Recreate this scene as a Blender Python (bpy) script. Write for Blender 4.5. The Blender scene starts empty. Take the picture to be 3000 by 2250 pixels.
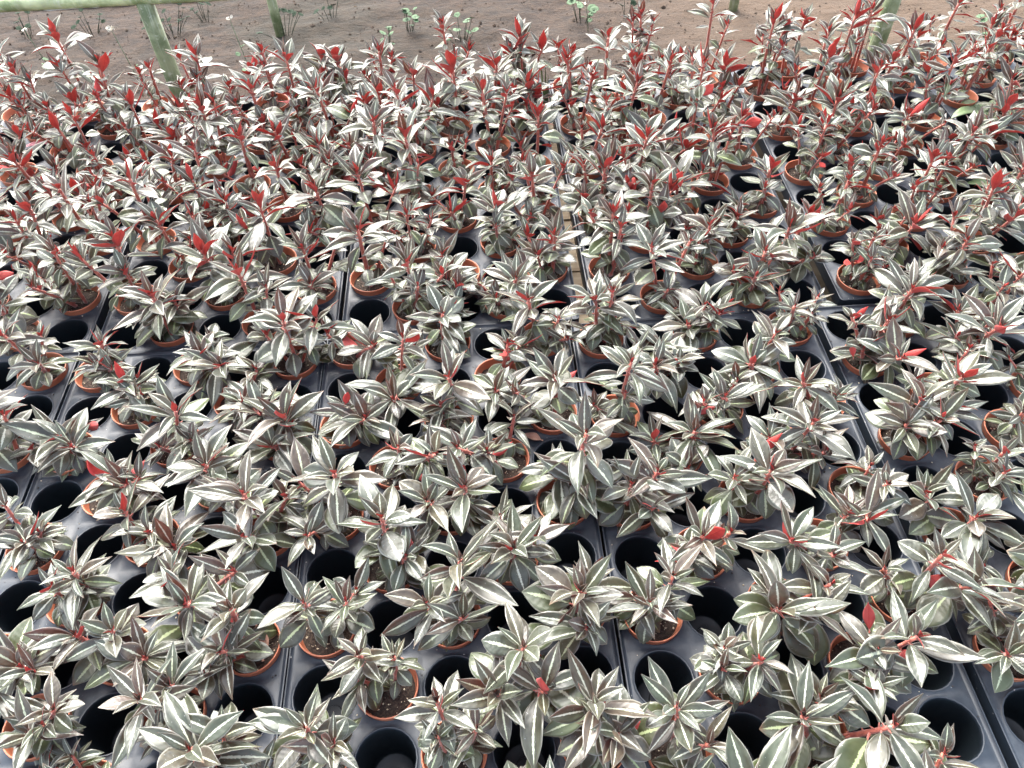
import bpy, math, random
from mathutils import Vector, Matrix
from mathutils import noise as mnoise

# ------------------------------------------------------------------ camera
C = bpy.context.scene.collection
sc = bpy.context.scene
PITCH, YAW, ROLL, CAM_H = math.radians(50.35), math.radians(2.13), math.radians(-2.08), 0.7712
fw = Vector((math.sin(YAW)*math.cos(PITCH), math.cos(YAW)*math.cos(PITCH), -math.sin(PITCH)))
rt0 = Vector((math.cos(YAW), -math.sin(YAW), 0))
up0 = rt0.cross(fw)
rt = rt0*math.cos(ROLL) + up0*math.sin(ROLL)
up = -rt0*math.sin(ROLL) + up0*math.cos(ROLL)
cam_d = bpy.data.cameras.new('camera')
cam_d.sensor_width = 36.0
cam_d.lens = 36.0*2251/3000
cam_d.clip_start, cam_d.clip_end = 0.02, 400
cam = bpy.data.objects.new('camera', cam_d)
C.objects.link(cam)
M4 = Matrix((rt, up, -fw)).transposed().to_4x4()
M4.translation = Vector((0, 0, CAM_H))
cam.matrix_world = M4
sc.camera = cam

# ------------------------------------------------------------------ sky and sun
SUN_EL, SUN_AZ = math.radians(50), math.radians(-18)      # azimuth from +Y towards +X
world = bpy.data.worlds.new('World')
sc.world = world
world.use_nodes = True
nt = world.node_tree
bg = nt.nodes['Background']
sky = nt.nodes.new('ShaderNodeTexSky')
sky.sky_type = 'NISHITA'
sky.sun_disc = False
sky.sun_elevation = SUN_EL
sky.sun_rotation = SUN_AZ
sky.air_density = 1.0
sky.dust_density = 4.0
hsv = nt.nodes.new('ShaderNodeHueSaturation')
hsv.inputs['Saturation'].default_value = 0.55
nt.links.new(sky.outputs[0], hsv.inputs['Color'])
nt.links.new(hsv.outputs[0], bg.inputs['Color'])
bg.inputs['Strength'].default_value = 0.15
sun_d = bpy.data.lights.new('sun', 'SUN')
sun_d.energy = 1.5
sun_d.angle = math.radians(40)
sun_d.color = (1.0, 0.975, 0.94)
sun = bpy.data.objects.new('sun', sun_d)
C.objects.link(sun)
sdir = Vector((math.sin(SUN_AZ)*math.cos(SUN_EL), math.cos(SUN_AZ)*math.cos(SUN_EL), math.sin(SUN_EL)))
sun.rotation_euler = sdir.to_track_quat('Z', 'Y').to_euler()
sun.location = sdir*10
sc.view_settings.view_transform = 'Standard'
sc.view_settings.look = 'None'
sc.view_settings.gamma = 1.0
sc.view_settings.use_curve_mapping = False
sc.view_settings.exposure = 2.5
sc.render.film_transparent = False

# ------------------------------------------------------------------ helpers
RND = random.Random(7)

def mesh(name, verts, faces, mats, mi=None, uvs=None, smooth=True):
    me = bpy.data.meshes.new(name)
    me.from_pydata([tuple(v) for v in verts], [], faces)
    for m in mats:
        me.materials.append(m)
    if mi:
        me.polygons.foreach_set('material_index', mi)
    if smooth:
        me.polygons.foreach_set('use_smooth', [True]*len(me.polygons))
    if uvs:
        lay = me.uv_layers.new(name='UVMap')
        for p in me.polygons:
            for li in p.loop_indices:
                lay.data[li].uv = uvs[me.loops[li].vertex_index]
    me.update()
    return me

def obj(name, me, parent=None):
    o = bpy.data.objects.new(name, me)
    C.objects.link(o)
    if parent is not None:
        o.parent = parent
    return o

def tag(o, label=None, cat=None, group=None, kind=None):
    if label: o['label'] = label
    if cat: o['category'] = cat
    if group: o['group'] = group
    if kind: o['kind'] = kind
    return o

def empty(name, loc, rz=0):
    o = bpy.data.objects.new(name, None)
    o.empty_display_size = 0.02
    o.location = loc
    o.rotation_euler = (0, 0, rz)
    C.objects.link(o)
    return o

def lathe(profile, n=28, closed_bottom=False):
    vs, fs = [], []
    for r, z in profile:
        for k in range(n):
            a = 2*math.pi*k/n
            vs.append((r*math.cos(a), r*math.sin(a), z))
    for i in range(len(profile)-1):
        for k in range(n):
            k2 = (k+1) % n
            fs.append((i*n+k, i*n+k2, (i+1)*n+k2, (i+1)*n+k))
    if closed_bottom:
        fs.append(tuple(range((len(profile)-1)*n, len(profile)*n)))
    return vs, fs

def tube(pts, radii, n=8, caps=True):
    vs, fs = [], []
    up_ = Vector((0.31, 0.17, 0.93))
    for i, p in enumerate(pts):
        t = (pts[min(i+1, len(pts)-1)] - pts[max(i-1, 0)]).normalized()
        a = t.cross(up_ if abs(t.dot(up_)) < 0.95 else Vector((1, 0, 0))).normalized()
        b = t.cross(a)
        for k in range(n):
            th = 2*math.pi*k/n
            vs.append(p + (a*math.cos(th) + b*math.sin(th))*radii[i])
    for i in range(len(pts)-1):
        for k in range(n):
            k2 = (k+1) % n
            fs.append((i*n+k, i*n+k2, (i+1)*n+k2, (i+1)*n+k))
    if caps:
        fs.append(tuple(range(n-1, -1, -1)))
        fs.append(tuple(range((len(pts)-1)*n, len(pts)*n)))
    return vs, fs

def boxv(x0, x1, y0, y1, z0, z1):
    vs = [(x, y, z) for z in (z0, z1) for y in (y0, y1) for x in (x0, x1)]
    fs = [(0, 2, 3, 1), (4, 5, 7, 6), (0, 1, 5, 4), (2, 6, 7, 3), (0, 4, 6, 2), (1, 3, 7, 5)]
    return vs, fs

# ------------------------------------------------------------------ materials
class NB:
    """tiny node builder"""
    def __init__(s, name):
        s.m = bpy.data.materials.new(name)
        s.m.use_nodes = True
        s.t = s.m.node_tree
        s.p = s.t.nodes['Principled BSDF']
        s.out = s.t.nodes['Material Output']
    def n(s, kind, **kw):
        nd = s.t.nodes.new('ShaderNode'+kind)
        for k, v in kw.items():
            setattr(nd, k, v)
        return nd
    def l(s, a, b):
        s.t.links.new(a, b)
    def val(s, sock, v):
        if hasattr(v, 'is_output') or isinstance(v, bpy.types.NodeSocket):
            s.l(v, sock)
        else:
            sock.default_value = v
    def math(s, op, a, b=None, c=None, clamp=False):
        nd = s.n('Math', operation=op, use_clamp=clamp)
        s.val(nd.inputs[0], a)
        if b is not None: s.val(nd.inputs[1], b)
        if c is not None: s.val(nd.inputs[2], c)
        return nd.outputs[0]
    def mix(s, f, a, b):
        nd = s.n('Mix', data_type='RGBA')
        s.val(nd.inputs[0], f)
        for sock, v in ((nd.inputs[6], a), (nd.inputs[7], b)):
            if isinstance(v, (tuple, list)):
                v = tuple(v) + ((1,) if len(v) == 3 else ())
            s.val(sock, v)
        return nd.outputs[2]
    def ramp(s, f, a, b):
        nd = s.n('MapRange', interpolation_type='SMOOTHSTEP')
        s.val(nd.inputs[0], f); nd.inputs[1].default_value = a; nd.inputs[2].default_value = b
        return nd.outputs[0]
    def noise(s, vec, scale, detail=3, rough=0.55):
        nd = s.n('TexNoise')
        if vec is not None: s.l(vec, nd.inputs['Vector'])
        nd.inputs['Scale'].default_value = scale
        nd.inputs['Detail'].default_value = detail
        nd.inputs['Roughness'].default_value = rough
        return nd.outputs[0]
    def vor(s, vec, scale):
        nd = s.n('TexVoronoi')
        if vec is not None: s.l(vec, nd.inputs['Vector'])
        nd.inputs['Scale'].default_value = scale
        return nd
    def bump(s, h, strength, dist):
        nd = s.n('Bump')
        nd.inputs['Strength'].default_value = strength
        nd.inputs['Distance'].default_value = dist
        s.l(h, nd.inputs['Height'])
        s.l(nd.outputs[0], s.p.inputs['Normal'])
    def combine(s, x, y, z):
        nd = s.n('CombineXYZ')
        for i, v in enumerate((x, y, z)): s.val(nd.inputs[i], v)
        return nd.outputs[0]

def leaf_coords(b):
    uv = b.n('UVMap').outputs[0]
    sep = b.n('SeparateXYZ'); b.l(uv, sep.inputs[0])
    oi = b.n('ObjectInfo')
    rnd = b.math('MULTIPLY', oi.outputs['Random'], 37.0)
    col = b.n('SeparateColor'); b.l(oi.outputs['Color'], col.inputs[0])
    return sep.outputs[0], sep.outputs[1], rnd, col

def mat_leaf_top():
    b = NB('leaf_upper')
    u, v, rnd, col = leaf_coords(b)
    vs = b.math('MULTIPLY_ADD', v, 2.0, -1.0)
    av = b.math('ABSOLUTE', vs)
    # cream stripe along the midrib, its margin feathered along the side veins
    feather = b.math('SUBTRACT', b.math('MULTIPLY', u, 26.0), b.math('MULTIPLY', av, 5.0))
    jag = b.noise(b.combine(feather, b.math('MULTIPLY', vs, 1.5), rnd), 1.0, 2)
    slow = b.noise(b.combine(b.math('MULTIPLY', u, 3.0), vs, b.math('ADD', rnd, 9.0)), 1.0, 1)
    hw = b.math('MULTIPLY_ADD', jag, 0.27, -0.032)
    hw = b.math('MULTIPLY', hw, b.math('MULTIPLY_ADD', slow, 0.9, 0.55))
    taper = b.math('MULTIPLY', b.ramp(u, 0.0, 0.12), b.ramp(u, 1.0, 0.72))
    hw = b.math('MULTIPLY', hw, b.math('MULTIPLY_ADD', taper, 0.8, 0.2))
    stripe = b.ramp(b.math('SUBTRACT', hw, av), -0.03, 0.035)
    mott = b.noise(b.combine(b.math('MULTIPLY', u, 6.0), b.math('MULTIPLY', vs, 2.5), rnd), 1.0, 4)
    base = b.mix(b.ramp(mott, 0.3, 0.7), (0.0175, 0.0265, 0.0145), (0.046, 0.060, 0.038))
    base = b.mix(col.outputs[0], base, b.mix(b.ramp(mott, 0.3, 0.7), (0.050, 0.028, 0.018), (0.110, 0.068, 0.046)))   # young: bronze
    base = b.mix(col.outputs[1], base, (0.045, 0.070, 0.018))   # old: greener
    scol = b.mix(col.outputs[2], (0.47, 0.50, 0.41), (0.28, 0.36, 0.15))
    c = b.mix(stripe, base, scol)
    edge = b.ramp(av, 0.86, 0.98)
    c = b.mix(b.math('MULTIPLY', edge, 0.55), c, (0.30, 0.30, 0.26))
    # a few browned tips
    tipm = b.math('MULTIPLY', b.ramp(b.math('ADD', u, b.math('MULTIPLY', mott, 0.3)), 0.95, 1.15), b.ramp(b.math('FRACT', rnd), 0.80, 0.90))
    c = b.mix(b.math('MULTIPLY', tipm, 0.8), c, (0.12, 0.07, 0.035))
    # dried water specks
    vo = b.vor(b.combine(b.math('MULTIPLY', u, 3.0), v, rnd), 7.0)
    sp = b.math('MULTIPLY', b.ramp(vo.outputs['Distance'], 0.11, 0.06), b.ramp(b.noise(b.combine(u, v, rnd), 4.0, 1), 0.48, 0.62))
    c = b.mix(b.math('MULTIPLY', sp, 0.8), c, (0.75, 0.76, 0.74))
    b.l(c, b.p.inputs['Base Color'])
    b.val(b.p.inputs['Roughness'], b.math('MULTIPLY_ADD', mott, 0.25, 0.26))
    b.p.inputs['Specular IOR Level'].default_value = 0.75
    b.p.inputs['Sheen Weight'].default_value = 0.13
    b.p.inputs['Sheen Roughness'].default_value = 0.45
    b.p.inputs['Sheen Tint'].default_value = (1.0, 0.99, 0.94, 1)
    vein = b.n('TexWave', wave_type='BANDS', bands_direction='X')
    b.l(b.combine(b.math('SUBTRACT', u, b.math('MULTIPLY', av, 0.16)), 0.0, 0.0), vein.inputs['Vector'])
    vein.inputs['Scale'].default_value = 2.4
    h = b.math('ADD', b.math('MULTIPLY', vein.outputs['Fac'], 0.35), mott)
    b.bump(h, 0.22, 0.0010)
    tr = b.n('BsdfTranslucent'); tr.inputs[0].default_value = (0.34, 0.21, 0.11, 1)
    mx = b.n('MixShader'); mx.inputs[0].default_value = 0.17
    b.l(b.p.outputs[0], mx.inputs[1]); b.l(tr.outputs[0], mx.inputs[2]); b.l(mx.outputs[0], b.out.inputs[0])
    return b.m

def mat_leaf_under():
    b = NB('leaf_under')
    u, v, rnd, col = leaf_coords(b)
    vs = b.math('MULTIPLY_ADD', v, 2.0, -1.0)
    av = b.math('ABSOLUTE', vs)
    mott = b.noise(b.combine(b.math('MULTIPLY', u, 4.0), vs, rnd), 1.0, 3)
    c = b.mix(b.ramp(mott, 0.3, 0.7), (0.56, 0.040, 0.038), (0.78, 0.095, 0.070))
    c = b.mix(b.math('MULTIPLY', col.outputs[1], 0.8), c, (0.40, 0.10, 0.095))
    f = b.math('SUBTRACT', b.math('MULTIPLY', u, 9.0), b.math('MULTIPLY', av, 1.6))
    side = b.ramp(b.math('ABSOLUTE', b.math('SUBTRACT', b.math('FRACT', f), 0.5)), 0.07, 0.0)
    mid = b.ramp(av, 0.09, 0.02)
    vein = b.math('MAXIMUM', b.math('MULTIPLY', side, 0.45), mid)
    c = b.mix(b.math('MULTIPLY', vein, 0.6), c, (0.30, 0.014, 0.016))
    b.l(c, b.p.inputs['Base Color'])
    b.p.inputs['Roughness'].default_value = 0.5
    b.p.inputs['Sheen Weight'].default_value = 0.15
    b.bump(vein, 0.4, 0.0008)
    tr = b.n('BsdfTranslucent'); tr.inputs[0].default_value = (0.85, 0.06, 0.05, 1)
    mx = b.n('MixShader'); mx.inputs[0].default_value = 0.45
    b.l(b.p.outputs[0], mx.inputs[1]); b.l(tr.outputs[0], mx.inputs[2]); b.l(mx.outputs[0], b.out.inputs[0])
    return b.m

def mat_stem():
    b = NB('stem_red')
    oc = b.n('TexCoord').outputs['Object']
    n1 = b.noise(oc, 180, 3)
    c = b.mix(b.ramp(n1, 0.3, 0.7), (0.24, 0.050, 0.034), (0.46, 0.125, 0.075))
    b.l(c, b.p.inputs['Base Color'])
    b.p.inputs['Roughness'].default_value = 0.5
    b.p.inputs['Sheen Weight'].default_value = 0.4
    b.bump(n1, 0.5, 0.001)
    return b.m

def mat_pot():
    b = NB('terracotta_plastic')
    oc = b.n('TexCoord').outputs['Object']
    oi = b.n('ObjectInfo')
    n1 = b.noise(oc, 60, 4)
    c = b.mix(b.ramp(n1, 0.3, 0.75), (0.40, 0.130, 0.065), (0.50, 0.180, 0.095))
    c = b.mix(b.math('MULTIPLY', oi.outputs['Random'], 0.35), c, (0.36, 0.12, 0.065))
    n2 = b.noise(oc, 240, 3)
    c = b.mix(b.math('MULTIPLY', b.ramp(n2, 0.62, 0.74), 0.5), c, (0.10, 0.06, 0.04))
    b.l(c, b.p.inputs['Base Color'])
    b.p.inputs['Roughness'].default_value = 0.48
    b.bump(n1, 0.15, 0.001)
    return b.m

def mat_soil(name='potting_soil', a=(0.020, 0.014, 0.010), c2=(0.080, 0.057, 0.041)):
    b = NB(name)
    oc = b.n('TexCoord').outputs['Object']
    n1 = b.noise(oc, 420, 4, 0.7)
    c = b.mix(b.ramp(n1, 0.35, 0.7), a, c2)
    b.l(c, b.p.inputs['Base Color'])
    b.p.inputs['Roughness'].default_value = 0.9
    b.bump(n1, 1.0, 0.003)
    return b.m

def mat_plain(name, col, rough=0.6, var=0.25, scale=40, bump=0.0, spec=0.5):
    b = NB(name)
    oc = b.n('TexCoord').outputs['Object']
    n1 = b.noise(oc, scale, 4)
    lo = tuple(x*(1-var) for x in col); hi = tuple(min(1, x*(1+var)) for x in col)
    b.l(b.mix(b.ramp(n1, 0.3, 0.7), lo, hi), b.p.inputs['Base Color'])
    b.p.inputs['Roughness'].default_value = rough
    b.p.inputs['Specular IOR Level'].default_value = spec
    if bump: b.bump(n1, bump, 0.002)
    return b.m

def mat_tray():
    b = NB('tray_plastic')
    geo = b.n('NewGeometry').outputs['Position']
    n1 = b.noise(geo, 9, 5, 0.6)
    n2 = b.noise(geo, 130, 4, 0.65)
    c = b.mix(b.ramp(n1, 0.3, 0.7), (0.010, 0.0155, 0.023), (0.0135, 0.0205, 0.030))
    # pale dust settled on the upward faces only
    sep = b.n('SeparateXYZ'); b.l(b.n('NewGeometry').outputs['Normal'], sep.inputs[0])
    dust = b.math('MULTIPLY', b.ramp(b.math('ADD', n2, b.math('MULTIPLY', n1, 0.25)), 0.35, 0.95), b.ramp(sep.outputs[2], 0.75, 0.98))
    c = b.mix(b.math('MULTIPLY', dust, 0.5), c, (0.042, 0.054, 0.066))
    vo = b.vor(geo, 95)
    sp = b.math('MULTIPLY', b.ramp(vo.outputs['Distance'], 0.10, 0.06), b.ramp(n2, 0.50, 0.58))
    c = b.mix(b.math('MULTIPLY', sp, 0.7), c, (0.45, 0.44, 0.42))
    b.l(c, b.p.inputs['Base Color'])
    b.val(b.p.inputs['Roughness'], b.math('MULTIPLY_ADD', n2, 0.15, 0.42))
    b.bump(n2, 0.12, 0.001)
    return b.m

def mat_cup():  # tray plastic inside the cells, their shade painted in as a darker base colour
    b = NB('cup_plastic_shaded')
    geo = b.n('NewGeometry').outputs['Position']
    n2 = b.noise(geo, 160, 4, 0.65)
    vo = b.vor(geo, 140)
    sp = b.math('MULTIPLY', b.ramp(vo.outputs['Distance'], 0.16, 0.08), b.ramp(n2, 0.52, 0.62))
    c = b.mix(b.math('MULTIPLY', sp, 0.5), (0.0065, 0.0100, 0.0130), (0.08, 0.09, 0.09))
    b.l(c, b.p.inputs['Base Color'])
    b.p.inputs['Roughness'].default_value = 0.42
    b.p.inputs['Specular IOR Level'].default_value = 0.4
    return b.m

def mat_wood():
    b = NB('bench_wood')
    oc = b.n('TexCoord').outputs['Object']
    mp = b.n('Mapping'); b.l(oc, mp.inputs[0]); mp.inputs['Scale'].default_value = (3, 60, 60)
    n1 = b.noise(mp.outputs[0], 1.0, 5, 0.6)
    n2 = b.noise(oc, 14, 4)
    c = b.mix(b.ramp(n1, 0.3, 0.7), (0.26, 0.19, 0.12), (0.50, 0.41, 0.29))
    c = b.mix(b.math('MULTIPLY', b.ramp(n2, 0.5, 0.7), 0.5), c, (0.17, 0.13, 0.09))
    b.l(c, b.p.inputs['Base Color'])
    b.p.inputs['Roughness'].default_value = 0.8
    b.bump(n1, 0.5, 0.002)
    return b.m

def mat_ground():
    b = NB('bare_soil')
    geo = b.n('NewGeometry').outputs['Position']
    mp = b.n('Mapping'); b.l(geo, mp.inputs[0]); mp.inputs['Scale'].default_value = (7, 13, 10)
    n1 = b.noise(mp.outputs[0], 2.0, 6, 0.65)
    n2 = b.noise(geo, 1.1, 4, 0.6)
    n3 = b.noise(geo, 70, 4, 0.7)
    c = b.mix(b.ramp(n1, 0.3, 0.72), (0.0090, 0.0042, 0.0015), (0.033, 0.0165, 0.0066))
    c = b.mix(b.math('MULTIPLY', b.ramp(n3, 0.5, 0.72), 0.45), c, (0.054, 0.033, 0.0175))
    sep = b.n('SeparateXYZ'); b.l(geo, sep.inputs[0])
    # mossy damp soil on one side of the bench, drier and sandier on the other
    moss = b.math('MULTIPLY', b.ramp(n2, 0.46, 0.62), b.ramp(sep.outputs[0], 0.4, -0.8))
    c = b.mix(b.math('MULTIPLY', moss, 0.5), c, (0.014, 0.0135, 0.006))
    c = b.mix(b.math('MULTIPLY', b.ramp(sep.outputs[0], 0.2, 1.4), 0.5), c, (0.105, 0.068, 0.040))
    b.l(c, b.p.inputs['Base Color'])
    b.p.inputs['Roughness'].default_value = 0.95
    b.bump(b.math('ADD', n1, b.math('MULTIPLY', n3, 0.5)), 1.0, 0.012)
    return b.m

def mat_pipe(name='algae_pipe', k=1.0):
    b = NB(name)
    oc = b.n('TexCoord').outputs['Object']
    n1 = b.noise(oc, 16, 5, 0.65)
    n2 = b.noise(oc, 90, 4)
    c = b.mix(b.ramp(n1, 0.35, 0.65), (0.10*k, 0.13*k, 0.055*k), (0.26*k, 0.285*k, 0.16*k))
    c = b.mix(b.math('MULTIPLY', b.ramp(n2, 0.58, 0.7), 0.6), c, (0.42, 0.43, 0.33))
    mp = b.n('Mapping'); b.l(oc, mp.inputs[0]); mp.inputs['Scale'].default_value = (70, 70, 5)
    n3 = b.noise(mp.outputs[0], 1.0, 4, 0.6)
    c = b.mix(b.math('MULTIPLY', b.ramp(n3, 0.52, 0.7), 0.55), c, (0.50, 0.52, 0.42))
    c = b.mix(b.math('MULTIPLY', b.ramp(b.noise(oc, 7, 4), 0.52, 0.68), 0.5), c, (0.055, 0.06, 0.025))
    b.l(c, b.p.inputs['Base Color'])
    b.p.inputs['Roughness'].default_value = 0.6
    b.bump(n2, 0.4, 0.003)
    return b.m

MT_TOP, MT_UND, MT_STEM = mat_leaf_top(), mat_leaf_under(), mat_stem()
MT_POT, MT_SOIL, MT_TRAY, MT_WOOD = mat_pot(), mat_soil(), mat_tray(), mat_wood()
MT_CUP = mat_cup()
MT_GROUND, MT_PIPE = mat_ground(), mat_pipe()
MT_RAIL = mat_pipe('weathered_rail', 2.0)
MT_PERL = mat_plain('perlite', (0.62, 0.56, 0.40), 0.85, 0.4, 300)
MT_GREEN = mat_plain('weed_green', (0.06, 0.105, 0.05), 0.7, 0.3, 60, 0.0, 0.3)
MT_GREEN_D = mat_plain('weed_dark_green', (0.012, 0.024, 0.012), 0.8, 0.35, 60, 0.0, 0.15)
MT_STRAP = mat_plain('strap_green', (0.13, 0.19, 0.085), 0.45, 0.3, 50)
MT_PETAL = mat_plain('petal_white', (0.50, 0.46, 0.38), 0.6, 0.1, 80)
MT_DRY = mat_plain('dry_leaf', (0.34, 0.19, 0.13), 0.8, 0.35, 120, 0.5)
MT_PINK = mat_plain('fallen_pink', (0.66, 0.26, 0.28), 0.55, 0.35, 70, 0.3)
MT_PATH = mat_plain('pale_concrete', (0.70, 0.66, 0.58), 0.9, 0.15, 3.0, 0.4)

# ------------------------------------------------------------------ ground
GZ = -0.75
def axis(lo, hi, step, far):
    a = []
    x = lo
    while x < hi:
        a.append(x); x += step
    a.append(hi)
    out = []
    d = step
    x = lo
    left = []
    while x > -far:
        d *= 1.6; x -= d; left.append(x)
    d = step; x = hi
    right = []
    while x < far:
        d *= 1.6; x += d; right.append(x)
    return left[::-1] + a + right
xs = axis(-2.2, 2.4, 0.03, 90); ys = axis(1.3, 3.6, 0.025, 90)
gv, gf = [], []
for y in ys:
    for x in xs:
        inside = -2.3 < x < 2.5 and 1.2 < y < 3.7
        z = GZ + (0.012*mnoise.fractal(Vector((x*4.0, y*5.5, 0)), 0.7, 2.0, 5) if inside else -0.012)
        gv.append((x, y, z))
for j in range(len(ys)-1):
    for i in range(len(xs)-1):
        a = j*len(xs)+i
        gf.append((a, a+1, a+1+len(xs), a+len(xs)))
tag(obj('ground', mesh('ground', gv, gf, [MT_GROUND])), 'bare brown soil floor between the plant benches', kind='structure')
vs, fs = boxv(-30, 30, 3.60, 5.2, GZ-0.06, GZ+0.012)
tag(obj('path', mesh('path', vs, fs, [MT_PATH], smooth=False)), 'pale concrete path beyond the soil', kind='structure')

# ------------------------------------------------------------------ planting bench of wooden planks
P = 0.0645
TRAY_H = 0.060
BENCH_TOP = -TRAY_H
bench = empty('planting_bench', (0, 0.5, GZ))
tag(bench, 'slatted wooden bench under the black plant trays', 'bench')
ply, plf = boxv(-2.05, 2.05, -0.031, 0.031, -0.018, 0)
plank_meshes = []
for k in range(3):
    pv = [(x, y + 0.0012*math.sin(3*x+k*2), z) for x, y, z in ply]
    plank_meshes.append(mesh('plank', pv, plf, [MT_WOOD], smooth=False))
y = -0.30
k = 0
while y < 1.36:
    o = obj('plank', plank_meshes[k % 3], bench)
    o.location = (0, y-0.5, BENCH_TOP-GZ-0.0005*(k % 3))
    y += 0.0655; k += 1
for yy in (-0.24, 0.53, 1.30):
    v_, f_ = boxv(-2.05, 2.05, yy-0.52, yy-0.48, BENCH_TOP-GZ-0.085, BENCH_TOP-GZ-0.0195)
    obj('rail', mesh('rail', v_, f_, [MT_WOOD], smooth=False), bench)
for xx in (-1.5, 0.0, 1.5):
    for yy in (-0.24, 1.27):
        v_, f_ = boxv(xx-0.03, xx+0.03, yy-0.53, yy-0.47, -0.01, BENCH_TOP-GZ-0.086)
        obj('leg', mesh('leg', v_, f_, [MT_WOOD], smooth=False), bench)

# ------------------------------------------------------------------ pipe bench beyond
PB_Y, PB_Y2 = 1.832, 3.25
pipe = empty('pipe_bench_frame', (0.15, PB_Y, GZ))
tag(pipe, 'algae stained pipe frame of the empty bench behind the plants', 'bench frame')
def pipe_part(name, a, b_, r, n=16, mat=MT_PIPE):
    a, b_ = Vector(a), Vector(b_)
    v_, f_ = tube([a.lerp(b_, t/6) for t in range(7)], [r]*7, n)
    o = obj(name, mesh(name, v_, f_, [mat]), pipe)
    return o
for (px, py) in ((-0.735, PB_Y), (1.02, PB_Y), (-0.80, PB_Y2), (1.12, PB_Y2), (-2.6, PB_Y), (2.8, PB_Y)):
    po = pipe_part('post', (px-0.15, py-PB_Y, -0.02), (px-0.15, py-PB_Y, 0.752), 0.0195)
for py in (PB_Y, PB_Y2):
    pipe_part('rail', (-2.8, py-PB_Y, 0.762), (2.8, py-PB_Y, 0.764), 0.0170, 16, MT_RAIL)

# ------------------------------------------------------------------ trays
NC, NR, TM = 5, 10, 0.0050
HOLE_R = 0.0286
def make_tray_mesh():
    vs, fs, mi = [], [], []
    n = 24
    def cell(cx, cy):
        base = len(vs)
        h = P/2
        sq = []
        for k in range(n):
            a = 2*math.pi*k/n + math.pi/4
            c, s = math.cos(a), math.sin(a)
            m = max(abs(c), abs(s))
            sq.append((cx+h*c/m, cy+h*s/m, 0.0))
        rings = [sq]
        for r, z in ((HOLE_R+0.0022, 0.0), (HOLE_R+0.0012, 0.0011), (HOLE_R+0.0002, 0.0009), (HOLE_R-0.0006, -0.0012), (HOLE_R-0.0012, -0.010), (0.0235, -0.050), (0.0222, -0.0580), (0.0205, -TRAY_H+0.0006), (0.0080, -TRAY_H+0.001), (0.0072, -TRAY_H+0.0030)):
            rings.append([(cx+r*math.cos(2*math.pi*k/n+math.pi/4), cy+r*math.sin(2*math.pi*k/n+math.pi/4), z) for k in range(n)])
        for rg in rings: vs.extend(rg)
        for i in range(len(rings)-1):
            for k in range(n):
                k2 = (k+1) % n
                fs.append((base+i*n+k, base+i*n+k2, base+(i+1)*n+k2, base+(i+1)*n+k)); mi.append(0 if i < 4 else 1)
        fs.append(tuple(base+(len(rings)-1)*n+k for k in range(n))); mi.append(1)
    for r in range(NR):
        for c in range(NC):
            cell(c*P, r*P)
    # flange, raised lip and skirt
    x0, x1, y0, y1 = -P/2, (NC-0.5)*P, -P/2, (NR-0.5)*P
    def loop(d, z, cr):
        pts = []
        X0, X1, Y0, Y1 = x0-d, x1+d, y0-d, y1+d
        for (cx, cy, a0) in ((X1-cr, Y0+cr, -90), (X1-cr, Y1-cr, 0), (X0+cr, Y1-cr, 90), (X0+cr, Y0+cr, 180)):
            for q in range(5):
                a = math.radians(a0+q*22.5)
                pts.append((cx+cr*math.cos(a), cy+cr*math.sin(a), z))
        return pts
    loops = [loop(0.0, 0.0, 0.0005), loop(TM*0.35, 0.0004, 0.002), loop(TM*0.7, 0.0028, 0.004), loop(TM*0.95, 0.0026, 0.005), loop(TM, 0.0012, 0.006), loop(TM-0.0004, -0.016, 0.006), loop(TM-0.003, -0.018, 0.006), loop(TM-0.006, -TRAY_H, 0.006)]
    b0 = len(vs)
    m = len(loops[0])
    for lp in loops: vs.extend(lp)
    for i in range(len(loops)-1):
        for k in range(m):
            k2 = (k+1) % m
            fs.append((b0+i*m+k, b0+(i+1)*m+k, b0+(i+1)*m+k2, b0+i*m+k2)); mi.append(0)
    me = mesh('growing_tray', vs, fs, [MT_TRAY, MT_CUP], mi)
    me.set_sharp_from_angle(angle=math.radians(50))
    return me
TRAY_ME = make_tray_mesh()

# name, x of column 0, y of row 0 (both of the cell lattice), first row, parity of the pots, extra dx / dy of the far tray
COLS = {
    'LL': dict(x=-0.8570, y=0.2560, r0=-2, par=1, fdx=0.006, fdy=0.010, name='far left'),
    'L':  dict(x=-0.5210, y=0.2463, r0=-2, par=1, fdx=0.014, fdy=0.010, name='left'),
    'M':  dict(x=-0.1874, y=0.3878, r0=-4, par=1, fdx=0.018, fdy=0.010, name='centre'),
    'R':  dict(x=0.1478, y=0.3776, r0=-4, par=1, fdx=0.033, fdy=0.010, name='right'),
    'RRR': dict(x=0.8310, y=0.3870, r0=-4, par=1, fdx=0.050, fdy=0.016, name='outermost right'),
    'RR': dict(x=0.4895, y=0.3800, r0=-4, par=0, fdx=0.043, fdy=0.020, name='far right'),
}
def project(p):
    d = Vector(p) - Vector((0, 0, CAM_H))
    z = d.dot(fw)
    if z <= 0.05: return (-9999, -9999)
    return (1500 + 2251*d.dot(rt)/z, 1125 - 2251*d.dot(up)/z)

def ray_to(px, py, z):
    """where the sight line of a photo point meets the plane at height z"""
    d = fw*2251 + rt*(px-1500) - up*(py-1125)
    t = (z-CAM_H)/d.z
    return Vector((0, 0, CAM_H)) + d*t


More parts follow.
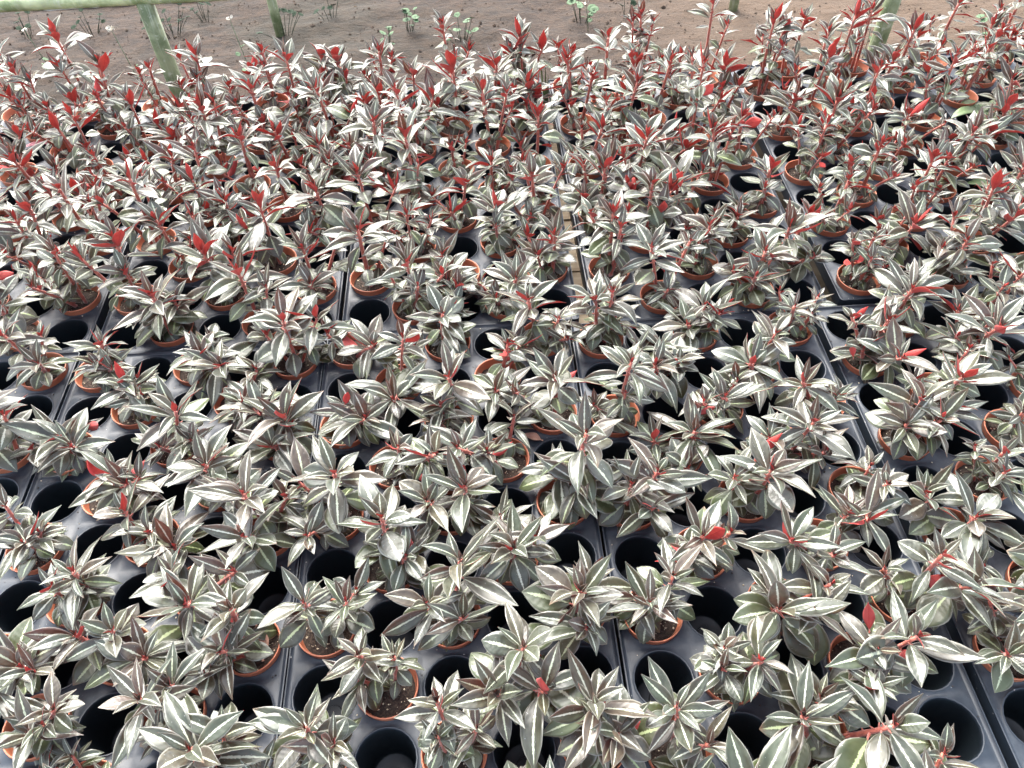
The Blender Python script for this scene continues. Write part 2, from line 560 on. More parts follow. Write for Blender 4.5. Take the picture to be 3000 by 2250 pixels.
# stem tips seen in the photo, by tray column and lattice cell
SURVEY = {
 'L': {(1,2): [(217,1676),(150,1720)], (0,3): [(70,1590),(120,1560)], (2,3): [(515,1608),(440,1560)], (3,2): [(549,1776),(692,1676),(497,1685)],
       (4,1): [(678,1785),(646,1911)], (3,0): [(411,2051),(500,2010)], (2,1): [(429,1930),(330,1850)], (0,1): [(68,1956),(120,1975)], (1,0): [(95,2155),(160,2080)],
       (4,-1): [(560,2196),(650,2150)], (0,7): [(298,1008),(330,1080)], (1,6): [(366,1125),(400,1160)], (2,5): [(515,1206),(560,1290)],
       (3,6): [(764,1215),(710,1184)], (3,4): [(601,1365),(687,1455)], (0,5): [(181,1283),(215,1310)], (1,4): [(375,1419),(410,1400),(330,1390)],
       (2,7): [(651,1075),(590,1040)]},
 'M': {(0,-1): [(890,1767),(1016,1764)], (0,-3): [(895,2133),(980,2180)], (1,0): [(1118,1518),(1190,1630)], (2,-1): [(1348,1640),(1253,1771),(1357,1812)],
       (3,0): [(1506,1608),(1570,1577)], (4,-1): [(1700,1735),(1719,1843)], (3,-2): [(1533,1898),(1597,2029),(1456,2038)], (1,-2): [(1050,1920),(1154,1925)],
       (2,-3): [(1280,2056),(1280,2160),(1398,2133)], (4,-3): [(1741,2056),(1750,2124),(1810,2150)], (0,5): [(1095,1017)], (1,4): [(1154,1175),(1181,994)],
       (2,3): [(1316,1107),(1290,1190)], (3,4): [(1452,1148),(1488,1008)], (4,3): [(1628,1107)], (4,1): [(1719,1270),(1696,1410)], (0,3): [(1072,1229),(1010,1190)],
       (1,2): [(1280,1333),(1167,1310)], (3,2): [(1339,1315),(1429,1324)], (2,1): [(1362,1428),(1250,1470)], (4,5): [(1547,881),(1637,935)], (2,7): [(1312,831),(1340,860)]},
 'R': {(0,-1): [(1972,1690),(1904,1767)], (0,-3): [(1981,2070),(2077,2183)], (2,-1): [(2280,1789),(2407,1794),(2434,1712)], (3,0): [(2316,1586),(2443,1631)],
       (1,-2): [(2231,1938),(2120,1900)], (3,-2): [(2687,1866),(2570,1902)], (2,-3): [(2619,2128),(2350,2100)], (4,-1): [(2850,1717),(2760,1627)], (4,1): [(2542,1527),(2600,1420)],
       (1,0): [(2059,1572),(2140,1560)], (0,3): [(1850,1062),(1832,1152)], (0,5): [(1746,877),(1795,854)], (0,1): [(1927,1383),(1850,1420)], (3,4): [(2199,1066)],
       (2,3): [(2122,1166),(2060,1180)], (4,3): [(2352,1121),(2443,1175)], (3,2): [(2384,1238),(2253,1283)], (2,1): [(2258,1378),(2150,1400)]},
}
BARE = {('R', 4, -3)}
trays = []
for key, cdef in COLS.items():
    for far in (0, 1):
        r0 = cdef['r0'] + 10*far
        ox = cdef['x'] + (cdef['fdx'] if far else 0)
        oy = cdef['y'] + r0*P + (cdef['fdy'] if far else 0)
        rz = math.radians({'M1': -0.25, 'R1': 0.2, 'RR0': 0.0, 'L1': 0.1}.get(key+str(far), 0.0))
        o = obj('growing_tray', TRAY_ME)
        o.location = (ox, oy, 0)
        o.rotation_euler = (0, 0, rz)
        row = 'back' if far else 'front'
        tag(o, f'black plastic fifty cell growing tray, {cdef["name"]} tray of the {row} row', 'tray', 'growing trays on the bench')
        trays.append((key, far, cdef, r0, ox, oy, rz, row))

# ------------------------------------------------------------------ pots
def pot_meshes():
    v_, f_ = lathe([(0.0272, 0.0012), (0.0268, 0.0006), (0.0262, -0.004), (0.0222, -0.043), (0.0214, -0.045), (0.0, -0.045)], 30)
    v2, f2 = lathe([(0.0256, -0.012), (0.0272, 0.0010)], 30)
    nb = len(v_)
    f_ = f_ + [tuple(i+nb for i in q) for q in f2]
    body = mesh('pot', v_ + v2, f_, [MT_POT])
    v_, f_ = lathe([(0.0270, 0.0006), (0.0292, 0.0008), (0.0296, 0.0016), (0.0304, 0.0092), (0.0309, 0.0102), (0.0306, 0.0110), (0.0298, 0.0110), (0.0292, 0.0102), (0.0286, 0.0040), (0.0270, 0.0006)], 36)
    rim = mesh('rim', v_, f_, [MT_POT])
    return body, rim
POT_ME, RIM_ME = pot_meshes()

def soil_mesh(seed):
    rg = random.Random(seed)
    vs, fs = [(0, 0, 0)], []
    nr, n = 8, 24
    for i in range(1, nr+1):
        r = 0.0276*i/nr
        for k in range(n):
            a = 2*math.pi*k/n
            x, y = r*math.cos(a), r*math.sin(a)
            z = 0.0022*mnoise.fractal(Vector((x*220, y*220, seed*7.3)), 0.7, 2.0, 4) - 0.0016*(i/nr)**3
            vs.append((x, y, z))
    for k in range(n): fs.append((0, 1+k, 1+(k+1) % n))
    for i in range(nr-1):
        for k in range(n):
            k2 = (k+1) % n
            fs.append((1+i*n+k, 1+(i+1)*n+k, 1+(i+1)*n+k2, 1+i*n+k2))
    return mesh('soil', vs, fs, [MT_SOIL])
def perlite_mesh(seed):
    rg = random.Random(seed+50)
    vs, fs = [], []
    for q in range(46):
        a, r = rg.uniform(0, 6.283), 0.0258*math.sqrt(rg.random())
        s = rg.choice((0.0004, 0.0006, 0.0006, 0.0009, 0.0013))*rg.uniform(0.7, 1.2)
        x, y = r*math.cos(a), r*math.sin(a)
        z = 0.0022*mnoise.fractal(Vector((x*220, y*220, seed*7.3)), 0.7, 2.0, 4) + s*0.4
        b = len(vs)
        for d in ((1, 0, 0), (0, 1, 0), (-1, 0, 0), (0, -1, 0), (0, 0, 1), (0, 0, -1)):
            k = s*rg.uniform(0.6, 1.3)
            vs.append((x+d[0]*k, y+d[1]*k, z+d[2]*k*0.8))
        for t in ((0, 1, 4), (1, 2, 4), (2, 3, 4), (3, 0, 4), (1, 0, 5), (2, 1, 5), (3, 2, 5), (0, 3, 5)):
            fs.append(tuple(b+i for i in t))
    return mesh('perlite', vs, fs, [MT_PERL], smooth=False)
SOILS = [soil_mesh(s) for s in range(5)]
PERLS = [perlite_mesh(s) for s in range(5)]

# ------------------------------------------------------------------ leaves
def leaf_mesh(name, wr, arch, fold, wave, twist, peak, tip, petiole=0.10, seed=0, seg=9, half=3):
    """unit-length leaf along +Y, upper face to +Z, lower face a separate skin; wr = half width"""
    rg = random.Random(seed)
    us = [i/seg for i in range(seg+1)]
    def width(u):
        a = (u/peak) if u < peak else (1-u)/(1-peak)
        a = max(0.0, min(1.0, a))
        w = math.sin(a*math.pi/2)
        if u >= peak: w = w**tip
        else: w = w**0.9
        return max(w*wr, 0.004)
    cols = [i/half for i in range(-half, half+1)]
    ph = rg.uniform(0, 6)
    top, uv = [], []
    # the midrib as an arc
    y, z, ang = 0.0, 0.0, 0.0
    mids = []
    for i, u in enumerate(us):
        mids.append((y, z, ang))
        ang = -arch*(u+0.5/seg)
        y += math.cos(ang)/seg; z += math.sin(ang)/seg
    for i, u in enumerate(us):
        my, mz, an = mids[i]
        w = width(u)
        tw = twist*u
        for c in cols:
            lx = c*w
            lz = abs(c)**1.4*w*fold*(1-0.35*u) + wave*w*math.sin(u*13+ph+(2.1 if c > 0 else 0))*abs(c)**2
            x2 = lx*math.cos(tw) - lz*math.sin(tw)
            z2 = lx*math.sin(tw) + lz*math.cos(tw)
            n_y, n_z = -math.sin(an), math.cos(an)
            top.append((x2, petiole+my*(1-petiole)+n_y*z2, mz*(1-petiole)+n_z*z2))
            uv.append((u, (c+1)/2))
    nc = len(cols)
    th = 0.009
    bot = []
    for i, u in enumerate(us):
        for j, c in enumerate(cols):
            x, yy, zz = top[i*nc+j]
            rim = 1.0 if (abs(c) < 0.999 and 0 < i < seg) else 0.25
            bot.append((x, yy, zz-th*rim*(1.4 if c == 0 else 1)))
    nt_ = len(top)
    vs = top + bot
    uvs = uv + uv
    fs, mi = [], []
    for i in range(seg):
        for j in range(nc-1):
            a = i*nc+j
            fs.append((a, a+1, a+1+nc, a+nc)); mi.append(0)
            fs.append((nt_+a, nt_+a+nc, nt_+a+1+nc, nt_+a+1)); mi.append(1)
    for i in range(seg):
        for j, flip in ((0, False), (nc-1, True)):
            a, b = i*nc+j, (i+1)*nc+j
            q = (a, b, nt_+b, nt_+a)
            fs.append(q[::-1] if flip else q); mi.append(0)
    # petiole
    pts = [Vector((0, -0.02, -0.004)), Vector((0, petiole*0.5, -0.006)), Vector((0, petiole+0.03, -th*0.8))]
    pv, pf = tube(pts, [0.028, 0.022, 0.012], 5, False)
    b0 = len(vs)
    vs = list(vs) + [tuple(p) for p in pv]
    uvs = uvs + [(0, 0.5)]*len(pv)
    for q in pf:
        fs.append(tuple(b0+i for i in q)); mi.append(2)
    return mesh(name, vs, fs, [MT_TOP, MT_UND, MT_STEM], mi, uvs)

LONG, OVAL, YOUNG = [], [], []
rg = random.Random(3)
for k in range(14):
    LONG.append(leaf_mesh('leaf', rg.uniform(0.138, 0.190), rg.choice((-0.35, -0.1, 0.15, 0.3, 0.5, 0.7, 0.9, 1.25)), rg.uniform(0.15, 0.6), rg.uniform(-0.1, 0.12), rg.uniform(-0.45, 0.45), rg.uniform(0.40, 0.52), rg.uniform(1.05, 1.45), 0.07, k))
for k in range(8):
    OVAL.append(leaf_mesh('leaf', rg.uniform(0.22, 0.31), rg.uniform(0.0, 0.8), rg.uniform(0.05, 0.35), rg.uniform(-0.08, 0.12), rg.uniform(-0.3, 0.3), rg.uniform(0.42, 0.55), rg.uniform(0.75, 1.15), 0.13, 40+k))
for k in range(5):
    YOUNG.append(leaf_mesh('leaf', rg.uniform(0.12, 0.17), rg.uniform(-0.5, 0.2), rg.uniform(0.9, 1.6), 0.0, rg.uniform(-0.3, 0.3), rg.uniform(0.40, 0.5), rg.uniform(0.9, 1.2), 0.05, 80+k, 7, 2))

def put_leaf(parent, me, base, az, el, roll, length, color, wide=1.0):
    if abs(length*1e6) % 83 < 1.0 and length < 0.045: roll += 2.6      # now and then a leaf has turned over
    d = Vector((math.cos(az)*math.cos(el), math.sin(az)*math.cos(el), math.sin(el)))
    side = Vector((math.sin(az), -math.cos(az), 0))
    nrm = side.cross(d)
    s2 = side*math.cos(roll) + nrm*math.sin(roll)
    n2 = s2.cross(d)
    o = obj('leaf', me, parent)
    m = Matrix((s2*length*wide, d*length, n2*length)).transposed().to_4x4()
    m.translation = base
    o.matrix_local = m
    o.color = color
    return o

SOIL_Z = 0.0005
def build_stem(plant, rg, base, tip, n_ros, big, lower, rad, az0, upright):
    """one stem with its leaves; base and tip in the plant's own space"""
    base, tip = Vector(base), Vector(tip)
    mid = base.lerp(tip, 0.5) + Vector((rg.uniform(-1, 1), rg.uniform(-1, 1), 0))*0.004 + (Vector((base.x, base.y, tip.z)) - base)*0.10
    pts = []
    for i in range(8):
        t = i/7
        pts.append(base*(1-t)**2 + mid*2*t*(1-t) + tip*t*t)
    v_, f_ = tube(pts, [rad*(1.15-0.5*i/7) for i in range(8)], 7)
    # node rings
    st = obj('stem', mesh('stem', v_, f_, [MT_STEM]), plant)
    def at(t):
        return base*(1-t)**2 + mid*2*t*(1-t) + tip*t*t
    L = (tip-base).length
    lean = (tip-base); lean_az = math.atan2(lean.y, lean.x); lean_k = math.hypot(lean.x, lean.y)/max(L, 1e-4)
    az = az0
    n_low = lower
    for i in range(n_low):
        t = 0.24 + 0.54*(i+rg.uniform(-0.2, 0.2))/max(1, n_low)
        az += 2.4 + rg.uniform(-0.4, 0.4)
        ln = big*rg.uniform(0.50, 0.84)*(0.74+0.5*t)
        old = rg.random()
        me = rg.choice(OVAL if t < 0.6 or rg.random() < 0.3 else LONG)
        put_leaf(st, me, at(t), az, math.radians(rg.uniform(-28, 22)), math.radians(rg.uniform(-22, 22)), ln,
                 (rg.uniform(0, 0.25), 0.9*old, rg.uniform(0.3, 1.0), 1), rg.uniform(0.9, 1.1))
    for i in range(n_ros):
        q = i/max(1, n_ros-1)
        t = 0.74 + 0.25*q
        az += 2.399 + rg.uniform(-0.55, 0.55)
        el = (20 if upright else 10) + (54 if upright else 50)*q**1.1 + rg.uniform(-17, 17)
        el += 18*lean_k*math.cos(az-lean_az)*-1
        ln = big*(1.0 - 0.38*q**1.6)*rg.uniform(0.66, 1.14)
        me = rg.choice(LONG if rg.random() < (0.88 if q > 0.15 else 0.6) else OVAL)
        w = 1.0
        if me in OVAL: ln *= 0.74
        put_leaf(st, me, at(t), az, math.radians(el), math.radians(rg.uniform(-32, 32)), ln,
                 (max(0, rg.uniform(-0.6, 0.45)+0.5*q*rg.random()), max(0, rg.uniform(-0.5, 0.3)), rg.uniform(0, 0.45), 1), rg.uniform(0.84, 1.08)*(0.92 if upright else 0.95)*w)
    for i in range(rg.choice((2, 3, 3, 4))):
        az += 2.4 + rg.uniform(-0.3, 0.3)
        put_leaf(st, rg.choice(YOUNG), at(1.0), az, math.radians(rg.uniform(48, 82)), math.radians(rg.uniform(-20, 20)), big*(rg.uniform(0.16, 0.40) if upright else rg.uniform(0.12, 0.28)),
                 (rg.uniform(0.5, 1.0), 0, rg.uniform(0, 0.3), 1))
    return st

ORD = ['zeroth', 'first', 'second', 'third', 'fourth', 'fifth', 'sixth', 'seventh', 'eighth', 'ninth', 'tenth']
def build_plant(loc, rg, depth, tips):
    """depth 0 near .. 1 far; returns the Empty and words that describe the plant"""
    e = empty('potted_plant', loc, 0 if tips else rg.uniform(0, 6.283))
    pot = obj('pot', POT_ME, e); obj('rim', RIM_ME, pot)
    k = rg.randrange(5)
    so = obj('soil', SOILS[k], e); so.location.z = SOIL_Z
    tag(obj('perlite', PERLS[(k)], so), kind='stuff')
    nst = rg.choice((2, 3, 3, 4, 4))
    if tips: nst = len(tips) + (1 if len(tips) < 3 else 0)
    H = (0.060 + 0.040*depth)*rg.uniform(0.66, 1.32)*(1.0 if rg.random() < 0.82 else 1.25)
    big = (0.063 - 0.005*depth)*rg.uniform(0.80, 1.16)
    if loc[1] > 1.12: H *= 1.02
    if not tips and rg.random() < 0.08: H *= 0.68; big *= 0.74      # a stunted one here and there
    a0 = rg.uniform(0, 6.283)
    for s in range(nst):
        a = a0 + s*6.283/nst + rg.uniform(-0.5, 0.5)
        rb = 0.004 + 0.005*rg.random() if nst > 1 else 0.003
        base = (rb*math.cos(a), rb*math.sin(a), -0.004)
        first = s == 0
        h = H*(1.0 if first else rg.uniform(0.5, 0.95))
        out = rg.uniform(0.002, 0.024) if first else rg.uniform(0.016, 0.044)
        out *= 1.1
        tip = (out*math.cos(a), out*math.sin(a), h)
        if tips and s >= len(tips):
            a = a0 + rg.uniform(-0.6, 0.6); tip = (out*math.cos(a), out*math.sin(a), 0.040*rg.uniform(0.8, 1.3)); base = (0.006*math.cos(a), 0.006*math.sin(a), -0.004)
        elif tips:
            # stem tips surveyed from the photo: the height that keeps the stem closest to its pot
            best = None
            hh = 0.046
            while hh < 0.112:
                w_ = ray_to(tips[s][0], tips[s][1], hh) - Vector(loc)
                cost = math.hypot(w_.x, w_.y) + abs(hh-(0.070 if first else 0.058))*0.6
                if best is None or cost < best[0]: best = (cost, w_)
                hh += 0.004
            tip = best[1]
            d_ = math.hypot(tip.x, tip.y)
            if d_ > 0.075: tip = Vector((tip.x*0.075/d_, tip.y*0.075/d_, tip.z))
            base = (tip.x/max(d_, 1e-4)*min(rb, d_), tip.y/max(d_, 1e-4)*min(rb, d_), -0.004)
            if first: H = tip.z
        bs = big*(1.0 if first else rg.uniform(0.68, 0.95))
        build_stem(e, rg, base, tip, rg.choice((10, 11, 12)) if first else rg.choice((8, 9, 10)), bs,
                   max(2, (rg.choice((7, 8, 10)) if first else rg.choice((5, 6, 8))) - int(1.5*depth)), 0.0030*rg.uniform(0.8, 1.15)*(1 if first else 0.85), rg.uniform(0, 6.28), depth > 0.45)
    words = ['one-stemmed', 'two-stemmed', 'three-stemmed', 'four-stemmed'][nst-1]
    tall = 'tall' if H > 0.100 else ('low' if H < 0.058 else 'bushy' if nst > 2 else 'mid-height')
    return e, f'{tall} {words}'

cells = []
for (key, far, cdef, r0, ox, oy, rz, row) in trays:
    cr, sr = math.cos(rz), math.sin(rz)
    for lr in range(NR):
        inrow = []
        for c in range(NC):
            if (c + r0 + lr) % 2 != cdef['par'] % 2 or (key, c, r0+lr) in BARE:
                continue
            lx, ly = c*P, lr*P
            x, y = ox + lx*cr - ly*sr, oy + lx*sr + ly*cr
            inrow.append((c, x, y))
        for q, (c, x, y) in enumerate(inrow):
            px, py = project((x, y, 0.05))
            if px < -110 or px > 3110 or py > 2400:
                continue
            place = {1: ['only'], 2: ['left', 'right'], 3: ['left', 'middle', 'right']}[len(inrow)][q]
            cells.append((key, far, c, r0+lr, x, y, place, NR-lr, cdef['name'], row))
PLANTS = {}
for (key, far, c, r, x, y, place, rowb, cname, row) in cells:
    rg = random.Random(hash((c, r)) % 100003 + {'LL': 1, 'L': 2, 'M': 3, 'R': 4, 'RR': 5, 'RRR': 6}[key]*7919)
    depth = min(1.0, max(0.0, (y-0.45)/0.75))
    e, words = build_plant((x, y, 0.0), rg, depth, SURVEY.get(key, {}).get((c, r)))
    PLANTS[(key, c, r)] = e
    tag(e, f'{words} striped plant, {place} pot, {ORD[rowb]} row from back, {row} {cname} tray', 'potted plant', 'striped plants potted in the trays')

# leaves that have turned over and show their pink underside: plant cell, foot of the leaf, its tip
CAMP = Vector((0, 0, CAM_H))
for (key, c, r, bx, by, bz, tx, ty, tz) in (
        ('L', 2, 1, 402, 1888, 0.022, 306, 1806, 0.030), ('R', 3, -2, 2547, 1852, 0.050, 2543, 1750, 0.075), ('R', 3, -2, 2600, 1945, 0.045, 2694, 1905, 0.052),
        ('M', 2, 1, 1300, 1412, 0.040, 1204, 1392, 0.035), ('M', 2, 1, 1352, 1422, 0.035, 1396, 1374, 0.045), ('L', 0, 5, 232, 1258, 0.040, 315, 1238, 0.050),
        ('R', 2, 3, 2100, 1190, 0.040, 2040, 1215, 0.035), ('M', 4, 3, 1640, 1130, 0.030, 1690, 1085, 0.040), ('R', 4, 3, 2500, 1050, 0.06, 2496, 1000, 0.085)):
    e = PLANTS.get((key, c, r))
    if e is None: continue
    st = [ch for ch in e.children if ch.name.startswith('stem')][0]
    b_, t_ = ray_to(bx, by, bz), ray_to(tx, ty, tz)
    d = t_ - b_
    ln = d.length; d.normalize()
    n_ = -(CAMP - (b_+t_)*0.5).normalized()
    n_ = (n_ - d*n_.dot(d)).normalized()
    sd = d.cross(n_)
    o = obj('leaf', LONG[int(bx) % len(LONG)], st)
    m = Matrix((sd*ln, d*ln, n_*ln)).transposed().to_4x4()
    m.translation = b_ - e.location
    o.matrix_local = m
    o.color = (0.2, 0.75, 0.5, 1)
    o['label'] = 'turned leaf showing its pink underside'


# ------------------------------------------------------------------ weeds, flowers and fallen leaves
def disc_leaf(r, mat, cup, seed, lobes=0.06):
    rg = random.Random(seed)
    vs, fs = [(0, 0, -cup*r)], []
    n = 14
    for i, q in enumerate((0.5, 1.0)):
        for k in range(n):
            a = 2*math.pi*k/n
            rr = r*q*(1+lobes*math.sin(5*a+seed) - (0.35 if k == 0 and q == 1 else 0))
            vs.append((rr*math.cos(a), rr*math.sin(a), -cup*r*(1-q*q)+0.0008*math.sin(3*a+seed)))
    for k in range(n):
        fs.append((0, 1+k, 1+(k+1) % n)); fs.append((1+k, 1+n+k, 1+n+(k+1) % n, 1+(k+1) % n))
    top = len(vs)
    vs2 = vs + [(x, y, z-0.0007) for x, y, z in vs]
    fs2 = fs + [tuple(top+i for i in f[::-1]) for f in fs]
    for k in range(n):
        a, b = 1+n+k, 1+n+(k+1) % n
        fs2.append((a, top+a, top+b, b))
    return mesh('leaf', vs2, fs2, [mat])
ROUND = {m: [disc_leaf(1.0, mm, 0.25, 4*q+1) for q in range(3)] for m, mm in (('pale', MT_GREEN), ('dark', MT_GREEN_D))}

def round_weed(px, py, z, tone, n, spread, r, label):
    rg = random.Random(int(px*7+py))
    c = ray_to(px, py, z)
    c.z = GZ
    e = empty('round_leaved_weed', c)
    tag(e, label, 'weed', 'round leaved weeds on the soil')
    for i in range(n):
        a, q = rg.uniform(0, 6.28), spread*math.sqrt(rg.random())
        h = rg.uniform(0.03, 0.10)
        tip = Vector((q*math.cos(a), q*math.sin(a), h))
        b = Vector((q*0.3*math.cos(a), q*0.3*math.sin(a), -0.02))
        v_, f_ = tube([b, b.lerp(tip, 0.5)+Vector((0, 0, 0.006)), tip], [0.0014, 0.0012, 0.0009], 5)
        st = obj('stalk', mesh('stalk', v_, f_, [MT_GREEN_D]), e)
        lf = obj('leaf', ROUND[tone][i % 3], st)
        lf.location = tip
        lf.rotation_euler = (rg.uniform(-0.5, 0.5), rg.uniform(-0.5, 0.5), rg.uniform(0, 6))
        k = r*rg.uniform(0.7, 1.25)
        lf.scale = (k, k, k)
for a in ((60, 70, GZ+.06, 'dark', 7, 0.07, 0.012, 'dark round leaved weed under the pipe at the far left'),
          (250, 60, GZ+.06, 'dark', 8, 0.08, 0.011, 'dark round leaved weed left of the near pipe post'),
          (490, 60, GZ+.06, 'dark', 16, 0.10, 0.012, 'dense dark round leaved weed beside the near left pipe post'),
          (585, 14, GZ+.06, 'dark', 6, 0.05, 0.013, 'small dark round leaved weed between the two left posts'),
          (820, 60, GZ+.06, 'dark', 9, 0.10, 0.013, 'dark weed at the foot of the far left pipe post'),
          (960, 14, GZ+.06, 'dark', 6, 0.06, 0.014, 'dark weed at the path edge right of the far left post'),
          (1190, 50, GZ+.06, 'pale', 9, 0.06, 0.014, 'pale green round leaved weed left of the tallest plant'),
          (1350, 85, GZ+.06, 'pale', 9, 0.07, 0.014, 'pale green round leaved weed behind the tallest plant'),
          (1130, 110, GZ+.06, 'pale', 7, 0.05, 0.013, 'pale weed low behind the back edge of the centre tray'),
          (1705, 20, GZ+.06, 'pale', 8, 0.06, 0.016, 'bright round leaved weed in the bare soil gap'),
          (1840, 8, GZ+.06, 'dark', 5, 0.04, 0.012, 'small dark weed near the top middle of the soil'),
          (2930, 90, GZ+.06, 'pale', 12, 0.09, 0.015, 'pale round leaved weed behind the far right corner')):
    round_weed(*a)

def flower_weed(px, py, z, label, n=5, r=0.012):
    rg = random.Random(int(px))
    p = ray_to(px, py, z)
    e = empty('white_flowered_weed', (p.x, p.y, GZ))
    tag(e, label, 'weed', 'white flowered weeds behind the bench')
    top = Vector((0, 0, z-GZ))
    v_, f_ = tube([Vector((0.02, 0.01, -0.02)), Vector((0.012, 0, top.z*0.5)), top], [0.0016, 0.0013, 0.0009], 5)
    st = obj('stalk', mesh('stalk', v_, f_, [MT_GREEN]), e)
    for i in range(n):
        a = 6.283*i/n + rg.uniform(-0.3, 0.3)
        fl = obj('petal', disc_petal, e)
        fl.location = top + Vector((math.cos(a), math.sin(a), 0.2))*r*rg.uniform(0.6, 1.5)
        fl.rotation_euler = (rg.uniform(-1, 1), rg.uniform(-1, 1), a)
        k = r*rg.uniform(0.6, 1.1)
        fl.scale = (k, k*0.6, k)
    for i in range(4):
        a = rg.uniform(0, 6.28); h = rg.uniform(0.1, 0.6)*top.z
        lf = obj('leaf', ROUND['pale'][i % 3], st)
        lf.location = (0.012+0.02*math.cos(a), 0.02*math.sin(a), h); lf.scale = (0.011,)*3
        lf.rotation_euler = (rg.uniform(-.5, .5), rg.uniform(-.5, .5), a)
disc_petal = disc_leaf(1.0, MT_PETAL, 0.3, 2, 0.03)
flower_weed(325, 85, GZ+0.22, 'weed with a loose white flower head left of the near post', 8, 0.011)
flower_weed(72, 88, GZ+0.18, 'weed with a tiny white flower at the far left', 4, 0.007)
flower_weed(672, 55, GZ+0.25, 'thin weed with white flowers between the left posts', 5, 0.008)
flower_weed(2560, 40, GZ+0.18, 'thin weed with white flowers near the right pipe post', 5, 0.010)
flower_weed(1715, 8, GZ+0.12, 'short weed with white petals in the bare soil gap', 4, 0.009)

# broad green strap leaves pushing up through the far right tray
def strap(parent, base, az, length, w, lift, droop, seed):
    rg = random.Random(seed)
    n = 9
    vs, fs = [], []
    for i in range(n+1):
        u = i/n
        x = length*u*(1-0.15*u)
        z = lift*u - droop*u*u
        hw = w*math.sin(math.pi*min(1, 0.12+0.88*u))**0.7 if u < 1 else 0.0004
        for c in (-1, -0.4, 0.4, 1):
            vs.append((x*math.cos(az)-c*hw*math.sin(az), x*math.sin(az)+c*hw*math.cos(az), z+abs(c)*hw*0.25))
    for i in range(n):
        for j in range(3):
            a = i*4+j
            fs.append((a, a+4, a+5, a+1))
    top = len(vs)
    vs = vs + [(x, y, z-0.0009) for x, y, z in vs]
    fs = fs + [tuple(top+i for i in f[::-1]) for f in fs]
    for i in range(n):
        for j in (0, 3):
            a, b = i*4+j, (i+1)*4+j
            fs.append((a, top+a, top+b, b) if j == 0 else (a, b, top+b, top+a))
    o = obj('leaf', mesh('leaf', vs, fs, [MT_STRAP]), parent)
    o.location = base
    return o
for (px, py, n, lab) in ((2870, 330, 6, 'broad leaved green weed spreading over the back far right tray corner'), (2905, 560, 3, 'small strap leaved green weed in the back far right tray')):
    c = ray_to(px, py, 0.0)
    e = empty('strap_leaved_weed', (c.x, c.y, 0.001))
    tag(e, lab, 'weed')
    rg = random.Random(px)
    for i in range(n):
        strap(e, (0, 0, 0), rg.uniform(0, 0.5)+i*6.283/n, rg.uniform(0.05, 0.085), rg.uniform(0.008, 0.013), rg.uniform(0.02, 0.05), rg.uniform(0.03, 0.06), px+i)
for (px, py, lab) in ((1600, 345, 'thin pale grass blades in the gap between back centre and back right trays'), (1041, 640, 'thin pale grass blades in the gap between back left and back centre trays')):
    c = ray_to(px, py, -0.05)
    e = empty('grass_tuft', (c.x, c.y, -TRAY_H))
    tag(e, lab, 'grass')
    for i in range(3):
        strap(e, (0.001*i, 0.004*i, 0), 1.3+0.3*i, 0.022+0.008*i, 0.0022, 0.09+0.012*i, 0.004, i)

# fallen leaves
flat_leaf = {}
def fallen(px, py, z, mat, az, ln, label, tilt=0.15):
    key = mat.name
    if key not in flat_leaf:
        me = LONG[3].copy()
        me.materials.clear()
        for q in range(3): me.materials.append(mat)
        flat_leaf[key] = me
    p = ray_to(px, py, z)
    o = obj('fallen_leaf', flat_leaf[key])
    o.location = p
    o.rotation_euler = (tilt, 0.12, az)
    o.scale = (ln*1.3, ln, ln)
    tag(o, label, 'fallen leaf', 'fallen leaves')
fallen(1545, 790, 0.008, MT_PINK, -0.6, 0.036, 'faded pink leaf fallen into a pot by the bench gap')
fallen(1238, 462, 0.008, MT_PINK, 0.9, 0.030, 'small pink leaf fallen into a back centre tray pot')
fallen(770, 1935, 0.008, MT_DRY, 0.3, 0.040, 'dry brown leaf lying on the soil of a front left pot')
fallen(150, 420, 0.004, MT_PINK, 1.9, 0.050, 'withered pink leaves hanging over a back far left pot')
fallen(2345, 2100, 0.010, MT_DRY, 2.2, 0.042, 'withered brown leaf at the pot rim in the front right tray')
fallen(1590, 1290, 0.003, MT_DRY, 1.2, 0.028, 'crumpled brown leaf beside the bench gap in the front centre tray')

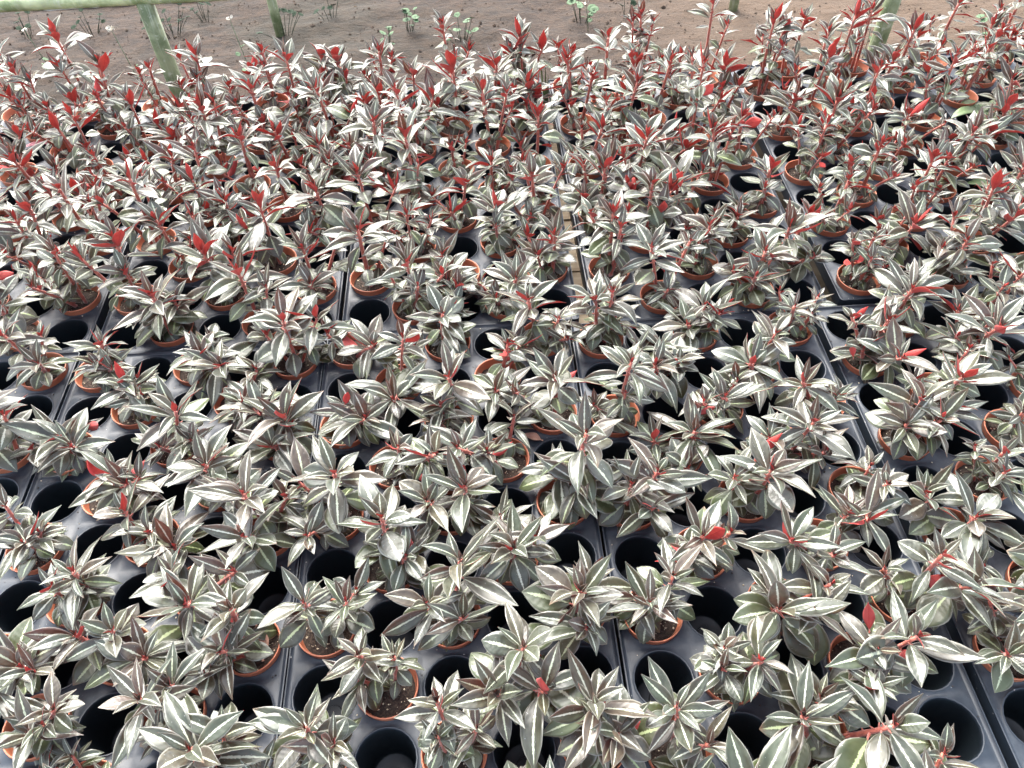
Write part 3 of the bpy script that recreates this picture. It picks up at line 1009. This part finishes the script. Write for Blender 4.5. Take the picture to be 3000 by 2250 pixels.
# ------------------------------------------------------------------ crumbs of soil and grit
def crumbs(name, pts, mats, smin, smax, seed, label, parent=None):
    rg = random.Random(seed)
    vs, fs, mi = [], [], []
    for (x, y, z) in pts:
        s_ = rg.uniform(smin, smax)*(1 if rg.random() < 0.85 else 1.7)
        b = len(vs)
        for d in ((1, 0, 0), (0, 1, 0), (-1, 0, 0), (0, -1, 0), (0, 0, 1), (0, 0, -1)):
            k = s_*rg.uniform(0.6, 1.3)
            vs.append((x+d[0]*k, y+d[1]*k, z+d[2]*k*0.7+s_*0.3))
        m_ = 0 if rg.random() < 0.72 else 1
        for t in ((0, 1, 4), (1, 2, 4), (2, 3, 4), (3, 0, 4), (1, 0, 5), (2, 1, 5), (3, 2, 5), (0, 3, 5)):
            fs.append(tuple(b+i for i in t)); mi.append(m_)
    o = obj(name, mesh(name, vs, fs, mats, mi, smooth=False), parent)
    tag(o, label, kind='stuff')
    return o
rg = random.Random(21)
deck = []
for (key, far, cdef, r0, ox, oy, rz, row) in trays:
    for q in range(420):
        x, y = rg.uniform(-P/2, 4.5*P), rg.uniform(-P/2, 9.5*P)
        cx, cy = (x+P/2) % P - P/2, (y+P/2) % P - P/2
        if math.hypot(cx, cy) < HOLE_R+0.003: continue
        deck.append((ox+x*math.cos(rz)-y*math.sin(rz), oy+x*math.sin(rz)+y*math.cos(rz), 0.0003))
crumbs('spilled_potting_mix', deck, [MT_SOIL, MT_PERL], 0.0004, 0.0012, 4, 'crumbs of potting mix and perlite scattered over the black trays')
MT_CLOD = mat_plain('soil_clod', (0.036, 0.021, 0.0115), 0.95, 0.5, 90, 0.6)
MT_CLOD2 = mat_plain('soil_stone', (0.065, 0.045, 0.029), 0.95, 0.4, 90, 0.4)
gp = []
for q in range(2600):
    x, y = rg.uniform(-2.0, 2.2), rg.uniform(1.5, 3.55)
    gp.append((x, y, GZ + 0.012*mnoise.fractal(Vector((x*4.0, y*5.5, 0)), 0.7, 2.0, 5)))
crumbs('soil_clods', gp, [MT_CLOD, MT_CLOD2], 0.002, 0.006, 9, 'small clods and grit on the bare soil floor')
